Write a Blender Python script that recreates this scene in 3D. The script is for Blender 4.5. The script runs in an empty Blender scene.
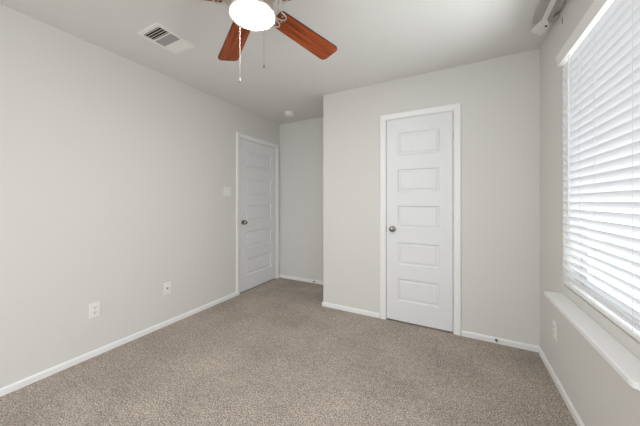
import bpy, bmesh, math, random
from mathutils import Vector, Matrix
random.seed(4)
S = bpy.context.scene
COL = S.collection

# ------------------------------------------------------------------ camera, sky, exposure
CAM_H = 1.2102
cam_data = bpy.data.cameras.new('camera')
cam = bpy.data.objects.new('camera', cam_data); COL.objects.link(cam)
cam.location = (0, 0, CAM_H)
cam.rotation_euler = (math.pi/2, 0, 0.490)
cam_data.sensor_width = 36.0
cam_data.lens = 36.0*257.8/640
cam_data.shift_y = -(213-201.42)/640
cam_data.clip_start = 0.02
S.camera = cam

w = bpy.data.worlds.new('sky'); S.world = w; w.use_nodes = True
bg = w.node_tree.nodes['Background']
bg.inputs['Color'].default_value = (0.93, 0.965, 1.0, 1)
bg.inputs['Strength'].default_value = 2.08
S.view_settings.view_transform = 'Standard'
S.view_settings.look = 'None'
S.view_settings.exposure = 0.08
S.view_settings.gamma = 1.0
S.view_settings.use_curve_mapping = False
DOME_EMIT = 130.0
# added area lamp standing in for sky light bounced up off the ground outside
dl = bpy.data.lights.new('bounce_lamp', 'AREA'); dl.shape = 'RECTANGLE'; dl.size = 1.7; dl.size_y = 1.5; dl.spread = math.radians(130)
dl.energy = 88; dl.color = (0.95, 0.975, 1.0)
dlo = bpy.data.objects.new('bounce_lamp', dl); COL.objects.link(dlo)
dlo.location = (1.95, 1.85, -.05); dlo.rotation_euler = (0, math.radians(180-42), 0)

# ------------------------------------------------------------------ room numbers
XL, XR = -2.51, 0.583          # left wall, window wall
YC, YA = 2.658, 3.333          # closet wall, alcove wall
XC = -1.374                    # closet corner
YB = -2.20                     # room lengthened and left open behind the camera for sky light
YR = 0.80                      # window wall cut off here to let in sky light; rear left open
H = 2.44
TH = 0.12

# ------------------------------------------------------------------ materials
def srgb(r, g, b):
    f = lambda c: (c/12.92 if c <= .04045 else ((c+.055)/1.055)**2.4)
    return (f(r/255), f(g/255), f(b/255), 1)

def mat(name, col, rough=.6, metal=0., bump=0., bscale=200., spec=.5):
    m = bpy.data.materials.new(name); m.use_nodes = True
    nt = m.node_tree; b = nt.nodes['Principled BSDF']
    b.inputs['Base Color'].default_value = col
    b.inputs['Roughness'].default_value = rough
    b.inputs['Metallic'].default_value = metal
    b.inputs['Specular IOR Level'].default_value = spec
    if bump:
        tc = nt.nodes.new('ShaderNodeTexCoord')
        n = nt.nodes.new('ShaderNodeTexNoise'); n.inputs['Scale'].default_value = bscale; n.inputs['Detail'].default_value = 3
        bm_ = nt.nodes.new('ShaderNodeBump'); bm_.inputs['Strength'].default_value = bump; bm_.inputs['Distance'].default_value = .003
        nt.links.new(tc.outputs['Object'], n.inputs['Vector'])
        nt.links.new(n.outputs['Fac'], bm_.inputs['Height'])
        nt.links.new(bm_.outputs['Normal'], b.inputs['Normal'])
    return m

WALLC = srgb(219, 217, 213)
M = dict(
    wall=mat('wall_paint', WALLC, .75, bump=.06, bscale=90, spec=.25),
    ceil=mat('ceiling_paint', srgb(226, 225, 222), .85, bump=.08, bscale=110, spec=.2),
    trim=mat('trim_white', srgb(238, 238, 237), .38),
    door=mat('door_white', srgb(229, 230, 231), .42),
    plastic=mat('white_plastic', srgb(236, 235, 231), .4),
    vinyl=mat('window_vinyl', srgb(225, 226, 228), .45),
    nickel=mat('brushed_nickel', srgb(214, 207, 196), .34, .85),
    knob=mat('satin_nickel', srgb(150, 146, 140), .25, 1.0),
    hinge=mat('painted_hinge', srgb(222, 222, 221), .4),
    alu=mat('grey_rail', srgb(176, 174, 171), .5, .0),
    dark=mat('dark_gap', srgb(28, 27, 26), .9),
    grey=mat('grey_louver', srgb(170, 169, 167), .5),
    duct=mat('duct_dark', srgb(52, 50, 48), .9),
    rubber=mat('rubber_white', srgb(225, 222, 216), .7),
    steel=mat('spring_steel', srgb(120, 114, 106), .35, 1.0),
    chain=mat('pull_chain_grey', srgb(112, 109, 105), .7),
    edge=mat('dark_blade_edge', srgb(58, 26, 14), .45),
    cord=mat('cord_white', srgb(226, 226, 226), .8),
    ground=mat('pale_concrete', srgb(196, 194, 190), .9, bump=.1, bscale=8),
)

def carpet():
    m = bpy.data.materials.new('carpet'); m.use_nodes = True
    nt = m.node_tree; b = nt.nodes['Principled BSDF']
    b.inputs['Roughness'].default_value = .95; b.inputs['Specular IOR Level'].default_value = .1
    tc = nt.nodes.new('ShaderNodeTexCoord')
    def noise(scale, det, rough=.5):
        n = nt.nodes.new('ShaderNodeTexNoise'); n.inputs['Scale'].default_value = scale
        n.inputs['Detail'].default_value = det; n.inputs['Roughness'].default_value = rough
        nt.links.new(tc.outputs['Object'], n.inputs['Vector']); return n
    fine, mid, big = noise(120, 3, .75), noise(28, 2), noise(2.6, 3)
    r = nt.nodes.new('ShaderNodeValToRGB'); e = r.color_ramp.elements
    e[0].position = .34; e[0].color = srgb(98, 87, 79)
    e[1].position = .68; e[1].color = srgb(232, 221, 209)
    x = r.color_ramp.elements.new(.5); x.color = srgb(178, 166, 155)
    nt.links.new(fine.outputs['Fac'], r.inputs['Fac'])
    def ramp(src, a, c):
        q = nt.nodes.new('ShaderNodeMapRange'); q.inputs['From Min'].default_value = .3; q.inputs['From Max'].default_value = .7
        q.inputs['To Min'].default_value = a; q.inputs['To Max'].default_value = c
        nt.links.new(src.outputs['Fac'], q.inputs['Value']); return q
    m1, m2 = ramp(mid, .88, 1.12), ramp(big, .86, 1.12)
    mul = nt.nodes.new('ShaderNodeMath'); mul.operation = 'MULTIPLY'
    nt.links.new(m1.outputs[0], mul.inputs[0]); nt.links.new(m2.outputs[0], mul.inputs[1])
    mx = nt.nodes.new('ShaderNodeVectorMath'); mx.operation = 'SCALE'
    nt.links.new(r.outputs['Color'], mx.inputs[0]); nt.links.new(mul.outputs[0], mx.inputs['Scale'])
    nt.links.new(mx.outputs[0], b.inputs['Base Color'])
    bp = nt.nodes.new('ShaderNodeBump'); bp.inputs['Strength'].default_value = .9; bp.inputs['Distance'].default_value = .008
    nt.links.new(fine.outputs['Fac'], bp.inputs['Height']); nt.links.new(bp.outputs['Normal'], b.inputs['Normal'])
    return m
M['carpet'] = carpet()

def wood():
    m = bpy.data.materials.new('mahogany_blade'); m.use_nodes = True
    nt = m.node_tree; b = nt.nodes['Principled BSDF']; b.inputs['Roughness'].default_value = .42; b.inputs['Specular IOR Level'].default_value = .25
    tc = nt.nodes.new('ShaderNodeTexCoord'); mp = nt.nodes.new('ShaderNodeMapping')
    mp.inputs['Scale'].default_value = (2.2, 34, 34)
    n = nt.nodes.new('ShaderNodeTexNoise'); n.inputs['Scale'].default_value = 1.6; n.inputs['Detail'].default_value = 5; n.inputs['Distortion'].default_value = .6
    r = nt.nodes.new('ShaderNodeValToRGB'); e = r.color_ramp.elements
    e[0].position = .3; e[0].color = srgb(104, 42, 15); e[1].position = .72; e[1].color = srgb(186, 88, 36)
    nt.links.new(tc.outputs['Object'], mp.inputs['Vector']); nt.links.new(mp.outputs[0], n.inputs['Vector'])
    nt.links.new(n.outputs['Fac'], r.inputs['Fac']); nt.links.new(r.outputs['Color'], b.inputs['Base Color'])
    return m
M['wood'] = wood()

def translucent(name, col, f):
    m = bpy.data.materials.new(name); m.use_nodes = True
    nt = m.node_tree; nt.nodes.clear()
    o = nt.nodes.new('ShaderNodeOutputMaterial'); d = nt.nodes.new('ShaderNodeBsdfDiffuse'); t = nt.nodes.new('ShaderNodeBsdfTranslucent'); x = nt.nodes.new('ShaderNodeMixShader')
    d.inputs['Color'].default_value = col; t.inputs['Color'].default_value = col; x.inputs['Fac'].default_value = f
    nt.links.new(d.outputs[0], x.inputs[1]); nt.links.new(t.outputs[0], x.inputs[2]); nt.links.new(x.outputs[0], o.inputs['Surface'])
    return m
M['slat'] = translucent('blind_slat_white', srgb(246, 246, 248), .34)

def glass():
    m = bpy.data.materials.new('window_glass'); m.use_nodes = True
    nt = m.node_tree; nt.nodes.clear()
    o = nt.nodes.new('ShaderNodeOutputMaterial'); t = nt.nodes.new('ShaderNodeBsdfTransparent'); g = nt.nodes.new('ShaderNodeBsdfGlossy'); x = nt.nodes.new('ShaderNodeMixShader')
    g.inputs['Roughness'].default_value = .02; x.inputs['Fac'].default_value = .06; t.inputs['Color'].default_value = (.96, .98, .97, 1)
    nt.links.new(t.outputs[0], x.inputs[1]); nt.links.new(g.outputs[0], x.inputs[2]); nt.links.new(x.outputs[0], o.inputs['Surface'])
    return m
M['glass'] = glass()

def bowl_mat():
    m = bpy.data.materials.new('lit_frosted_glass'); m.use_nodes = True
    b = m.node_tree.nodes['Principled BSDF']
    b.inputs['Base Color'].default_value = (.9, .9, .88, 1); b.inputs['Roughness'].default_value = .3
    b.inputs['Emission Color'].default_value = (1.0, .97, .93, 1); b.inputs['Emission Strength'].default_value = DOME_EMIT
    return m
M['bowl'] = bowl_mat()

# ------------------------------------------------------------------ mesh helpers
def box(bm, x0, x1, y0, y1, z0, z1, bev=0):
    x0, x1 = sorted((x0, x1)); y0, y1 = sorted((y0, y1)); z0, z1 = sorted((z0, z1))
    v = [bm.verts.new(p) for p in ((x0,y0,z0),(x1,y0,z0),(x1,y1,z0),(x0,y1,z0),(x0,y0,z1),(x1,y0,z1),(x1,y1,z1),(x0,y1,z1))]
    fs = [bm.faces.new([v[i] for i in q]) for q in ((0,3,2,1),(4,5,6,7),(0,1,5,4),(1,2,6,5),(2,3,7,6),(3,0,4,7))]
    if bev:
        es = list({e for f in fs for e in f.edges})
        bmesh.ops.bevel(bm, geom=es, offset=bev, segments=2, affect='EDGES', profile=.5)

def lathe(bm, prof, n=40, mtx=None):
    """prof: list of (radius, z); closed on the axis when radius is 0"""
    rings = []
    for r, z in prof:
        if r < 1e-6: rings.append([bm.verts.new((0, 0, z))])
        else: rings.append([bm.verts.new((r*math.cos(2*math.pi*k/n), r*math.sin(2*math.pi*k/n), z)) for k in range(n)])
    vs = [v for r in rings for v in r]
    for a, b in zip(rings, rings[1:]):
        for k in range(n):
            j = (k+1) % n
            if len(a) == 1 and len(b) == 1: continue
            if len(a) == 1: bm.faces.new((a[0], b[j], b[k]))
            elif len(b) == 1: bm.faces.new((a[k], a[j], b[0]))
            else: bm.faces.new((a[k], a[j], b[j], b[k]))
    if mtx: bmesh.ops.transform(bm, matrix=mtx, verts=vs)

def tube(bm, pts, r, n=10):
    pts = [Vector(p) for p in pts]; rings = []
    for i, p in enumerate(pts):
        d = (pts[min(i+1, len(pts)-1)] - pts[max(i-1, 0)]).normalized()
        up = Vector((0, 0, 1)) if abs(d.z) < .9 else Vector((1, 0, 0))
        a = d.cross(up).normalized(); b = d.cross(a)
        rr = r[i] if isinstance(r, (list, tuple)) else r
        rings.append([bm.verts.new(p + rr*(a*math.cos(2*math.pi*k/n) + b*math.sin(2*math.pi*k/n))) for k in range(n)])
    for a, b in zip(rings, rings[1:]):
        for k in range(n): bm.faces.new((a[k], a[(k+1) % n], b[(k+1) % n], b[k]))
    bm.faces.new(rings[0][::-1]); bm.faces.new(rings[-1])

def prism(bm, poly, z0, z1, bev=0):
    """poly: xy outline extruded from z0 to z1"""
    a = [bm.verts.new((x, y, z0)) for x, y in poly]; b = [bm.verts.new((x, y, z1)) for x, y in poly]
    n = len(poly); f0 = bm.faces.new(a[::-1]); f1 = bm.faces.new(b)
    for k in range(n): bm.faces.new((a[k], a[(k+1) % n], b[(k+1) % n], b[k]))
    if bev: bmesh.ops.bevel(bm, geom=list(f0.edges)+list(f1.edges), offset=bev, segments=2, affect='EDGES', profile=.5)
    return a + b

def obj(name, bm, m, parent=None, smooth=False, loc=None, rot=None):
    bmesh.ops.recalc_face_normals(bm, faces=bm.faces)
    me = bpy.data.meshes.new(name); bm.to_mesh(me); bm.free()
    me.materials.append(m)
    o = bpy.data.objects.new(name, me); COL.objects.link(o)
    if parent: o.parent = parent
    if loc: o.location = loc
    if rot: o.rotation_euler = rot
    if smooth:
        me.shade_smooth()
        try: me.set_sharp_from_angle(angle=math.radians(40))
        except Exception: pass
    return o

def tag(o, label, cat, group=None, kind=None):
    o['label'] = label; o['category'] = cat
    if group: o['group'] = group
    if kind: o['kind'] = kind
    return o

def empty(name, loc, label, cat, rot=(0, 0, 0), group=None, kind=None):
    o = bpy.data.objects.new(name, None); COL.objects.link(o)
    o.empty_display_size = .1; o.location = loc; o.rotation_euler = rot
    return tag(o, label, cat, group, kind)

def struct(name, bm, m, label, cat, **k):
    return tag(obj(name, bm, m, **k), label, cat, kind='structure')

def B(): return bmesh.new()

# ------------------------------------------------------------------ shell
# openings
D1 = (2.474, 3.244)            # door in left wall, along y
D2 = (-0.650, -0.030)          # closet door, along x
DZ = 2.043                     # head of both doors
W0, W1, WZ0, WZ1 = 1.20, 2.141, 0.690, 2.115

bm = B(); box(bm, XL-TH, XR+TH, YB, YA+TH, -.1, 0)
struct('floor', bm, M['carpet'], 'speckled grey brown carpet covering the whole room floor', 'floor')
bm = B(); box(bm, XL-TH, XR+TH, YB, YA+TH, H, H+.1)
struct('ceiling', bm, M['ceil'], 'flat matte white ceiling over the whole room', 'ceiling')
bm = B()
box(bm, XL-TH, XL, YB, D1[0], 0, H); box(bm, XL-TH, XL, D1[1], YA+TH, 0, H); box(bm, XL-TH, XL, D1[0], D1[1], DZ, H)
struct('wall_left', bm, M['wall'], 'long light grey painted wall on the left holding two outlets', 'wall')
bm = B(); box(bm, XL, XC, YA, YA+TH, 0, H)
struct('wall_alcove', bm, M['wall'], 'narrow grey wall at the back of the entry alcove', 'wall')
bm = B()
box(bm, XC, D2[0], YC, YC+TH, 0, H); box(bm, D2[1], XR, YC, YC+TH, 0, H); box(bm, D2[0], D2[1], YC, YC+TH, DZ, H)
box(bm, XC, XC+TH, YC+TH, YA, 0, H)
struct('wall_back', bm, M['wall'], 'light grey far wall around the closet door', 'wall')
bm = B()
box(bm, XR, XR+TH, YR, W0, 0, H); box(bm, XR, XR+TH, W1, YA, 0, H)
box(bm, XR, XR+TH, W0, W1, 0, WZ0); box(bm, XR, XR+TH, W0, W1, WZ1, H)
struct('wall_right', bm, M['wall'], 'shaded grey wall on the right around the window', 'wall')

# baseboards: profile in (distance from wall, height)
BBP = [(0, 0), (.013, 0), (.013, .036), (.010, .043), (.006, .047), (0, .047)]
def base(name, p, q, nrm, label, m0=0, m1=0):
    """board along p->q on the floor; m0/m1 lengthen the front edge (mitre) at each end"""
    p, q, nrm = Vector(p), Vector(q), Vector(nrm); d = (q-p).normalized()
    bm = B()
    a = [bm.verts.new(p + nrm*t + Vector((0,0,z)) + d*(-m0*t)) for t, z in BBP]
    b = [bm.verts.new(q + nrm*t + Vector((0,0,z)) + d*(m1*t)) for t, z in BBP]
    bm.faces.new(a[::-1]); bm.faces.new(b)
    for k in range(len(a)): bm.faces.new((a[k], a[(k+1) % len(a)], b[(k+1) % len(a)], b[k]))
    return struct(name, bm, M['trim'], label, 'baseboard')
CW = .058                       # casing width
base('baseboard_left', (XL, YB, 0), (XL, D1[0]-CW-.004, 0), (1,0,0), 'white baseboard along the long left wall')
base('baseboard_alcove', (XL, YA, 0), (XC, YA, 0), (0,-1,0), 'short white baseboard at the back of the entry alcove')
base('baseboard_closet', (XC, YC, 0), (D2[0]-CW-.004, YC, 0), (0,-1,0), 'white baseboard between alcove corner and closet door', m0=1)
base('baseboard_return', (XC, YA-.013, 0), (XC, YC, 0), (-1,0,0), 'white baseboard on the hidden closet side of the alcove', m1=1)
base('baseboard_back', (D2[1]+CW+.004, YC, 0), (XR, YC, 0), (0,-1,0), 'white baseboard right of the closet door', m1=-1)
base('baseboard_right', (XR, YC, 0), (XR, YR, 0), (-1,0,0), 'white baseboard along the wall under the window', m0=-1)

# casings with jambs (local: u along wall, n out of wall)
def casing(name, u0, u1, z1, place, label):
    bm = B()
    G = .004
    def leg(a, b, za, zb):       # stepped colonial profile, three thicknesses
        box(bm, a, b, 0, .011, za, zb, .002)
    prof = [(0, .008), (.012, .013), (.040, .016), (.052, .016), (.058, .012), (.058, 0), (0, 0)]
    # mitred frame swept round the opening
    path = [(u0-G, 0, -1, 0), (u0-G, z1+G, -1, 1), (u1+G, z1+G, 1, 1), (u1+G, 0, 1, 0)]
    rings = []
    for (u, z, du, dz) in path:
        rings.append([bm.verts.new((u + du*t, -n, z + dz*t)) for t, n in prof])
    for a, b in zip(rings, rings[1:]):
        for k in range(len(a)): bm.faces.new((a[k], a[(k+1) % len(a)], b[(k+1) % len(a)], b[k]))
    bm.faces.new(rings[0][::-1]); bm.faces.new(rings[-1])
    for a, b, za, zb in ((u0-G, u0, 0, z1+G), (u1, u1+G, 0, z1+G), (u0, u1, z1, z1+G)):
        box(bm, a, b, 0, TH-.002, za, zb)
    # stops behind the leaf
    for a, b, za, zb in ((u0, u0+.012, 0, z1), (u1-.012, u1, 0, z1), (u0, u1, z1-.012, z1)):
        box(bm, a, b, .052, .085, za, zb)
    bmesh.ops.transform(bm, matrix=place, verts=bm.verts)
    return struct(name, bm, M['trim'], label, 'door casing')
PL_BACK = Matrix.Translation((0, YC, 0))
PL_LEFT = Matrix.Translation((XL, 0, 0)) @ Matrix.Rotation(math.pi/2, 4, 'Z')   # local u -> +y, local +y -> -x
casing('trim_1', D1[0]+.004, D1[1]-.004, DZ-.004, PL_LEFT, 'white casing framing the door in the left wall alcove')
casing('trim_2', D2[0]+.004, D2[1]-.004, DZ-.004, PL_BACK, 'white casing framing the closet door in the far wall')

def leaf(W, stile):
    """five panel door leaf, front face at y=0 looking to -y, x from 0 to W, bottom at z=0"""
    bm = B(); z0, z1 = 0, 2.022
    xs = [0, stile, W-stile, W]; zs = [z0]
    for k in range(5):
        c = .310 + .365*k; zs += [c-.1125, c+.1125]
    zs.append(z1)
    g = [[bm.verts.new((x, 0, z)) for z in zs] for x in xs]
    panels = []
    for i in range(3):
        for j in range(len(zs)-1):
            f = bm.faces.new((g[i][j], g[i+1][j], g[i+1][j+1], g[i][j+1]))
            if i == 1 and j % 2 == 1: panels.append(f)
    bm.normal_update()
    def inset(t, d):
        bmesh.ops.inset_individual(bm, faces=panels, thickness=t, depth=0)
        for f in panels:
            for v in f.verts: v.co.y += d
    inset(.003, .002); inset(.010, .010); inset(.004, .001); inset(.016, 0); inset(.012, -.008)
    # sides and back
    hb = [bm.verts.new((x, .035, z)) for x, z in ((0, z0), (W, z0), (W, z1), (0, z1))]
    bm.faces.new(hb[::-1])
    lo = [g[i][0] for i in range(4)]; hi = [g[i][-1] for i in range(4)]
    bm.faces.new(lo + [hb[1], hb[0]]); bm.faces.new(hi[::-1] + [hb[3], hb[2]])
    bm.faces.new(g[0][::-1] + [hb[0], hb[3]]); bm.faces.new(g[3] + [hb[2], hb[1]])
    return bm

def knob(parent, x, z, out=0.0):
    rx = Matrix.Translation((x, out, z)) @ Matrix.Rotation(math.pi/2, 4, 'X')
    bm = B()
    lathe(bm, [(0, .0), (.011, .0), (.010, .022), (.014, .028), (.023, .034), (.027, .043), (.0265, .050), (.021, .058), (.010, .062), (0, .063)], 28, rx)
    k = obj('door_knob', bm, M['knob'], parent, True); k['label'] = 'round satin nickel knob'
    bm = B(); lathe(bm, [(0, .0), (.032, .0), (.031, .005), (.025, .009), (.012, .010), (0, .010)], 32, rx)
    obj('rosette', bm, M['knob'], k, True)
    return k

door1 = empty('door_1', (XL-.006, D1[0]+.0085, .014), 'closed white five panel door in the left wall by the alcove corner', 'door', (0, 0, math.pi/2), kind='structure')
L1 = D1[1]-D1[0]-.017
obj('leaf', leaf(L1, .113), M['door'], door1)
knob(door1, .062, .918)
bm = B(); box(bm, -.002, .001, .004, .030, .888, .948); obj('latch_plate', bm, M['knob'], door1)

door2 = empty('door_2', (D2[0]+.0085, YC-.002, .014), 'closed white five panel closet door in the far wall', 'door', kind='structure')
L2 = D2[1]-D2[0]-.017
obj('leaf', leaf(L2, .110), M['door'], door2)
knob(door2, .062, .918)
bm = B(); box(bm, -.0025, .001, -.0015, .028, .885, .950); obj('latch_plate', bm, M['knob'], door2)
for z in (1.80, 1.058, .29):
    bm = B()
    lathe(bm, [(0, -.045), (.004, -.045), (.0062, -.041), (.0062, .041), (.004, .045), (0, .045)], 14, Matrix.Translation((L2+.001, -.005, z)))
    box(bm, L2-.004, L2+.006, -.003, .002, z-.044, z+.044)
    obj('hinge', bm, M['hinge'], door2, True)

# near-black panels behind both doors paint the shade in the gaps under them
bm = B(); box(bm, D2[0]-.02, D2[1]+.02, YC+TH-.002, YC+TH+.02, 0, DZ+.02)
struct('closet_shade_panel', bm, M['dark'], 'near black panel added for the shade in the gap under the closet door', 'dark panel')
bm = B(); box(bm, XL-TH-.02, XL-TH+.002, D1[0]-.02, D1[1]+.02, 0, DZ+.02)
struct('hall_shade_panel', bm, M['dark'], 'near black panel added for the shade in the gap under the left door', 'hallway')

# ------------------------------------------------------------------ window
win = empty('window_1', (XR+.075, (W0+W1)/2, WZ0), 'tall white vinyl window behind the blind in the right wall', 'window', kind='structure')
wy = (W1-W0)/2; wh = WZ1-WZ0
def frame(bm, y0, y1, z0, z1, x0, x1, t):
    box(bm, x0, x1, y0, y0+t, z0, z1); box(bm, x0, x1, y1-t, y1, z0, z1)
    box(bm, x0, x1, y0+t, y1-t, z0, z0+t); box(bm, x0, x1, y0+t, y1-t, z1-t, z1)
bm = B(); frame(bm, -wy, wy, 0, wh, .012, .045, .024); obj('window_frame', bm, M['vinyl'], win)
for nm, z0, z1, xo in (('sash', .024, wh-.024, .022),):
    bm = B(); frame(bm, -wy+.024, wy-.024, z0, z1, xo, xo+.018, .026); s = obj(nm, bm, M['vinyl'], win)
    bm = B(); box(bm, xo+.007, xo+.011, -wy+.047, wy-.047, z0+.023, z1-.023); obj('glass_pane', bm, M['glass'], s)
# stool on the wall below the opening
bm = B()
prism(bm, [(XR, 1.188), (XR, 2.146), (.490, 2.132), (.490, 1.210), (.494, 1.198), (.503, 1.190), (.515, 1.188)], .612, .637, .004)
bmesh.ops.translate(bm, verts=bm.verts, vec=(-win.location.x, -win.location.y, -win.location.z))
o = obj('window_sill', bm, M['trim'], win); o['label'] = 'deep white window ledge with a rounded corner'

# ------------------------------------------------------------------ blind
blind = empty('window_blind', (XR, (W0+W1)/2, WZ0), 'white two inch slat blind, half tilted, covering the bright window', 'window blind')
def bobj(name, bm, m, parent=blind, smooth=False):
    bl = blind.location
    bmesh.ops.translate(bm, verts=bm.verts, vec=(-bl.x, -bl.y, -bl.z)); return obj(name, bm, m, parent, smooth)
SX = XR+.010; PITCH = .0445; ANG = math.radians(58); HW = .025; NS = 30
SY0, SY1 = W0+.006, W1-.005
bm = B()
for k in range(NS):
    zc = WZ0+.052 + PITCH*k
    pts = []
    for s, cr in ((-1, 0), (-.5, .0018), (0, .0024), (.5, .0018), (1, 0)):
        pts.append((s*HW, cr))
    out = [(a, c+.0015) for a, c in pts] + [(a, c-.0015) for a, c in pts[::-1]]
    ca, sa = math.cos(ANG), math.sin(ANG)
    def tr(a, c, y): return (SX + a*ca + c*sa, y, zc - a*sa + c*ca)      # room edge high, outer edge low
    A = [bm.verts.new(tr(a, c, SY0)) for a, c in out]; Z = [bm.verts.new(tr(a, c, SY1)) for a, c in out]
    n = len(out); bm.faces.new(A[::-1]); bm.faces.new(Z)
    for i in range(n): bm.faces.new((A[i], A[(i+1) % n], Z[(i+1) % n], Z[i]))
bobj('slats', bm, M['slat'])
bm = B(); box(bm, SX-.012, SX+.026, SY0, SY1, WZ0+.009, WZ0+.020, .003); bobj('bottom_rail', bm, M['plastic'])
bm = B(); box(bm, XR+.004, XR+.056, SY0, SY1, WZ1-.048, WZ1-.001, .002); bobj('headrail', bm, M['plastic'])
# crown shaped valance, proud of the wall
bm = B()
vp = [(XR+.003, 2.062), (XR-.024, 2.062), (XR-.0245, 2.078), (XR-.027, 2.092), (XR-.031, 2.112), (XR-.032, 2.126), (XR-.022, 2.126), (XR-.004, 2.118), (XR-.003, 2.073), (XR+.003, 2.073)]
a = [bm.verts.new((x, W0-.012, z)) for x, z in vp]; b = [bm.verts.new((x, W1+.010, z)) for x, z in vp]
bm.faces.new(a); bm.faces.new(b[::-1])
for k in range(len(vp)): bm.faces.new((a[k], a[(k+1) % len(vp)], b[(k+1) % len(vp)], b[k]))
bobj('valance', bm, M['plastic'])
for y in (1.880, 1.706, 1.401, 1.255):
    bm = B()
    for x in (SX-HW*math.cos(ANG)-.002, SX+HW*math.cos(ANG)+.002):
        tube(bm, [(x, y, WZ0+.02), (x, y, WZ1-.045)], .0006, 6)
    bobj('ladder_cord', bm, M['cord'])
bm = B(); tube(bm, [(XR-.013, 2.006, 1.135), (XR-.013, 2.006, 1.16), (XR-.013, 2.006, 2.045), (XR-.006, 2.006, 2.066)], [.0035, .0045, .0035, .003], 8)
bobj('tilt_wand', bm, M['cord'], smooth=True)

# ------------------------------------------------------------------ rail above the window
rail = empty('curtain_rail', (.5, 1.4, H), 'white and grey rail fixed under the ceiling above the window', 'rail')
def robj(name, bm, m):
    bmesh.ops.translate(bm, verts=bm.verts, vec=(-.5, -1.4, -H)); return obj(name, bm, m, rail)
bm = B(); box(bm, .448, .548, .6, 2.215, 2.404, H-.001, .003); robj('housing', bm, M['alu'])
bm = B(); box(bm, .488, .516, .6, 2.190, 2.396, 2.404, .002); o = robj('bottom_strip', bm, M['trim']); o['label'] = 'bright white strip'
bm = B(); prism(bm, [(.452, 2.285), (.525, 2.370), (.550, 2.275), (.520, 2.185), (.482, 2.185)], 2.396, 2.404, .001); o = robj('end_bracket', bm, M['trim']); o['label'] = 'white flat end bracket'
bm = B(); box(bm, .545, XR, 2.20, 2.235, 2.405, 2.425, .002); robj('wall_bracket', bm, M['alu'])
bm = B(); lathe(bm, [(0, -.003), (.007, -.003), (.007, .004), (0, .004)], 14, Matrix.Translation((.528, 2.255, 2.395))); robj('screw', bm, M['dark'])

# small nail left in the wall by the rail
bm = B(); box(bm, XR-.003, XR, 2.148, 2.151, 2.328, 2.370, .0008)
tag(obj('wall_hook', bm, M['steel']), 'thin dark metal hook on the wall beside the ceiling rail', 'hook')

# ------------------------------------------------------------------ ceiling fan
FX, FY = -.9156, .9919
fan = empty('ceiling_fan', (FX, FY, H), 'ceiling fan with reddish wooden blades and a lit white glass bowl', 'ceiling fan')
D = lambda z: z-H
bm = B(); lathe(bm, [(0, 0), (.085, 0), (.085, -.02), (.07, -.05), (.05, -.06), (0, -.06)], 48); obj('canopy', bm, M['nickel'], fan, True)
bm = B(); lathe(bm, [(0, D(2.385)), (.06, D(2.385)), (.10, D(2.375)), (.125, D(2.35)), (.128, D(2.30)), (.115, D(2.262)), (.085, D(2.24)), (0, D(2.24))], 56); obj('motor_housing', bm, M['nickel'], fan, True)
bm = B(); lathe(bm, [(0, D(2.240)), (.055, D(2.240)), (.055, D(2.205)), (.085, D(2.193)), (.113, D(2.178)), (.1185, D(2.166)), (.1185, D(2.152)), (.112, D(2.146)), (.0985, D(2.149)), (.0985, D(2.163)), (0, D(2.170))], 56)
rim = obj('light_rim', bm, M['nickel'], fan, True)
bm = B(); pr = [(.098, D(2.160))]
for k in range(0, 11):
    t = k/10*math.pi/2; pr.append((.098*math.cos(t), D(2.151) - .035*math.sin(t)))
pr[-1] = (0, pr[-1][1])
lathe(bm, pr, 56); bowl = obj('glass_bowl', bm, M['bowl'], fan, True); bowl['label'] = 'glowing white frosted glass bowl'

def blade_mesh():
    """blade along +x from the hub, lying flat at z=0"""
    w0, w1, x0, x1, r = .054, .070, .150, .632, .03
    out = [(x0+.012, -w0), (x1-r, -w1)]
    for k in range(1, 6):
        t = -math.pi/2 + k*math.pi/12; out.append((x1-r + r*math.cos(t), -w1+r + r*math.sin(t)))
    for k in range(0, 6):
        t = k*math.pi/12; out.append((x1-r + r*math.cos(t), w1-r + r*math.sin(t)))
    out += [(x1-r, w1), (x0+.012, w0), (x0, w0-.014), (x0, -w0+.014)]
    bm = B(); prism(bm, out, -.0055, .0055, .001); return bm
def bracket_mesh():
    bm = B()
    prism(bm, [(.075, -.013), (.135, -.010), (.150, -.012), (.150, .012), (.135, .010), (.075, .013)], -.0135, -.0055, .001)
    for s in (-1, 1):                       # two open scrolls under the blade root
        pts = []
        for k in range(15):
            t = k/14*math.pi
            pts.append((.132 + .055*math.sin(t) + .012*k/14, s*(.004 + .046*(1-math.cos(t))/2), -.0105))
        tube(bm, pts, .0048, 8)
        pts2 = [(.122 + .014*math.sin(k/8*math.pi), s*(.010 + .038*k/8), -.0105) for k in range(9)]
        tube(bm, pts2, .004, 8)
    for x, y in ((.17, .03), (.17, -.03), (.185, 0)):
        lathe(bm, [(0, -.0115), (.005, -.0105), (.006, -.0055), (0, -.0055)], 10, Matrix.Translation((x, y, 0)))
    return bm
bl0 = br0 = None
for k in range(5):
    rot = (math.radians(-12), 0, math.radians(76.8 + 72*k))
    if bl0 is None:
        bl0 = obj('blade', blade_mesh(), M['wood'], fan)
        bl0.data.materials.append(M['edge'])          # side faces in a dark brown
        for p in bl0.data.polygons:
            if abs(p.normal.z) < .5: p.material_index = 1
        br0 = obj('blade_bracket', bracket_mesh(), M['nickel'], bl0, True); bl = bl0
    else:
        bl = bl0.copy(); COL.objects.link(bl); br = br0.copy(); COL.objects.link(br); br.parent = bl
    bl.location = (0, 0, D(2.224)); bl.rotation_euler = rot
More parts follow.
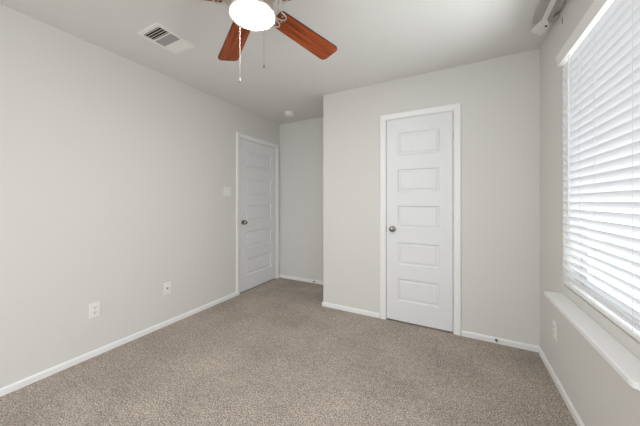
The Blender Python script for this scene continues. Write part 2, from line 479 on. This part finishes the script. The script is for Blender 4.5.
def chain(x, y, z0, z1):
    bm = B(); tube(bm, [(x-FX, y-FY, D(z0)), (x-FX, y-FY, D(z1))], .0008, 6)
    c = obj('pull_chain', bm, M['chain'], fan)
    bm = B(); lathe(bm, [(0, .012), (.002, .011), (.003, .002), (.0052, -.006), (.004, -.009), (0, -.010)], 14, Matrix.Translation((x-FX, y-FY, D(z1))))
    obj('fob', bm, M['chain'], c, True)
chain(-.8042, .9471, 2.165, 1.850)
chain(-1.032, 1.0207, 2.165, 1.862)

# ------------------------------------------------------------------ ceiling register
vent = empty('ceiling_vent', (-1.942, 1.183, H), 'white three section metal air vent set in the ceiling', 'air vent')
VW, VL = .125, .150
bm = B()
frame2 = [(-VW, VW, -VL, -VL+.028), (-VW, VW, VL-.028, VL), (-VW, -VW+.028, -VL+.028, VL-.028), (VW-.028, VW, -VL+.028, VL-.028)]
for q in frame2: box(bm, *q, -.008, 0, .002)
for y in (-.041, .041): box(bm, -VW+.028, VW-.028, y-.004, y+.004, -.007, 0)
obj('vent_frame', bm, M['plastic'], vent)
bm = B(); box(bm, -VW+.02, VW-.02, -VL+.02, VL-.02, -.0006, 0); obj('duct_shade_sheet', bm, M['duct'], vent)  # flat dark sheet; the shade inside the duct is put into its colour
def louvers(name, y0, y1, along_x, ang, n, wdt, m):
    bm = B()
    for k in range(n):
        b2 = B()
        if along_x:
            yc = y0 + (y1-y0)*(k+.5)/n
            box(b2, -VW+.028, VW-.028, -wdt/2, wdt/2, -.0005, .0005)
            bmesh.ops.transform(b2, matrix=Matrix.Translation((0, yc, -.0035)) @ Matrix.Rotation(ang, 4, 'X'), verts=b2.verts)
        else:
            xc = -VW+.028 + (2*VW-.056)*(k+.5)/n
            box(b2, -wdt/2, wdt/2, y0, y1, -.0005, .0005)
            bmesh.ops.transform(b2, matrix=Matrix.Translation((xc, 0, -.0035)) @ Matrix.Rotation(ang, 4, 'Y'), verts=b2.verts)
        me = bpy.data.meshes.new('t'); b2.to_mesh(me); b2.free(); bm.from_mesh(me); bpy.data.meshes.remove(me)
    obj(name, bm, m, vent)
louvers('louvers', -.122, -.045, True, math.radians(32), 4, .0105, M['plastic'])
louvers('louvers', -.037, .037, False, math.radians(-20), 12, .0180, M['grey'])
louvers('louvers', .045, .122, True, math.radians(-22), 6, .015, M['plastic'])

# ------------------------------------------------------------------ smoke detector
sd = empty('smoke_detector', (-2.055, 2.955, H), 'small round white smoke detector on the ceiling at the alcove', 'smoke detector')
bm = B(); lathe(bm, [(0, 0), (.072, 0), (.072, -.010), (0, -.010)], 40); obj('base_plate', bm, M['plastic'], sd, True)
bm = B(); lathe(bm, [(0, -.010), (.066, -.010), (.066, -.034), (.058, -.043), (.040, -.046), (.040, -.044), (.030, -.044), (.028, -.049), (0, -.050)], 40); obj('cover', bm, M['plastic'], sd, True)

# ------------------------------------------------------------------ wall plates; local: x along wall, -y out of wall, z up
def plate(bm, w, h):
    n = 0
    pts = []
    box(bm, -w/2, w/2, -.006, 0, -h/2, h/2, .0025)
def outlet(loc, rz, label, group=None):
    t = empty('wall_outlet', loc, label, 'outlet', (0, 0, rz))
    bm = B(); plate(bm, .072, .117); obj('cover_plate', bm, M['plastic'], t)
    for s in (-1, 1):
        z = s*.0195
        bm = B(); vs = []
        out = [(.0165*math.cos(a), max(-.0135, min(.0135, .0165*math.sin(a)))) for a in [2*math.pi*k/32 for k in range(32)]]
        v = prism(bm, out, 0, .0025)
        bmesh.ops.transform(bm, matrix=Matrix.Translation((0, -.006, z)) @ Matrix.Rotation(math.pi/2, 4, 'X'), verts=bm.verts)
        r = obj('receptacle', bm, M['plastic'], t)
        bm = B()
        box(bm, -.0075, -.0050, -.0090, -.0080, z-.003, z+.007); box(bm, .0050, .0075, -.0090, -.0080, z-.002, z+.006)
        lathe(bm, [(0, .0080), (.0030, .0080), (.0030, .0090), (0, .0090)], 10, Matrix.Translation((0, 0, z-.008)) @ Matrix.Rotation(math.pi/2, 4, 'X'))
        obj('slots', bm, M['dark'], r)
    bm = B(); lathe(bm, [(0, .0055), (.003, .0055), (.0025, .0075), (0, .0075)], 10, Matrix.Rotation(math.pi/2, 4, 'X')); obj('screw', bm, M['hinge'], t)
    return t
outlet((XL, .951, .362), math.pi/2, 'white outlet low on the left wall, nearer the camera, with two sockets')
outlet((XR, 2.281, .345), -math.pi/2, 'white outlet under the window ledge on the right wall')
jk = empty('cable_jack', (XL, 1.522, .362), 'white wall plate with one central jack, on left wall nearer the door', 'wall jack', (0, 0, math.pi/2))
bm = B(); plate(bm, .072, .117); obj('cover_plate', bm, M['plastic'], jk)
bm = B(); lathe(bm, [(0, .005), (.0075, .005), (.0075, .010), (.0045, .010), (.0045, .017), (0, .017)], 16, Matrix.Rotation(math.pi/2, 4, 'X')); obj('connector', bm, M['knob'], jk, True)
for z in (-.042, .042):
    bm = B(); lathe(bm, [(0, .0055), (.003, .0055), (.0025, .0075), (0, .0075)], 10, Matrix.Translation((0, 0, z)) @ Matrix.Rotation(math.pi/2, 4, 'X')); obj('screw', bm, M['hinge'], jk)
sw = empty('light_switch', (XL, 2.268, 1.333), 'white two gang light switch plate left of the alcove door', 'light switch', (0, 0, math.pi/2))
bm = B(); plate(bm, .116, .116); obj('cover_plate', bm, M['plastic'], sw)
for x in (-.023, .023):
    bm = B(); box(bm, x-.0165, x+.0165, -.009, -.005, -.033, .033, .0015)
    for v in bm.verts:
        if v.co.y < -.007 and v.co.z > 0: v.co.y += .002
    obj('rocker', bm, M['plastic'], sw)

# ------------------------------------------------------------------ door stops on the baseboards
def door_stop(loc, label):
    t = empty('door_stop', loc, label, 'door stop', group=None)
    bm = B(); rot = Matrix.Rotation(math.pi/2, 4, 'X')
    lathe(bm, [(0, 0), (.011, 0), (.010, .004), (.006, .006), (0, .006)], 16, rot); obj('mount', bm, M['steel'], t, True)
    bm = B(); pts = [(.0048*math.cos(k*.9), -.006-.046*k/70, .0048*math.sin(k*.9)) for k in range(71)]
    tube(bm, pts, .0013, 6); obj('spring', bm, M['steel'], t, True)
    bm = B(); lathe(bm, [(0, .050), (.0075, .051), (.008, .060), (.006, .065), (0, .066)], 14, rot); obj('rubber_tip', bm, M['rubber'], t, True)
door_stop((.292, YC-.013, .030), 'spring door stop on the baseboard right of the closet door')
door_stop((-1.865, YA-.013, .030), 'spring door stop on the baseboard at the back of the alcove')

# ------------------------------------------------------------------ outside
bm = B(); box(bm, XR+TH+.02, 14, -10, 14, -.4, -.3)
struct('trim_5', bm, M['ground'], 'pale ground outside beyond the window blind', 'ground')
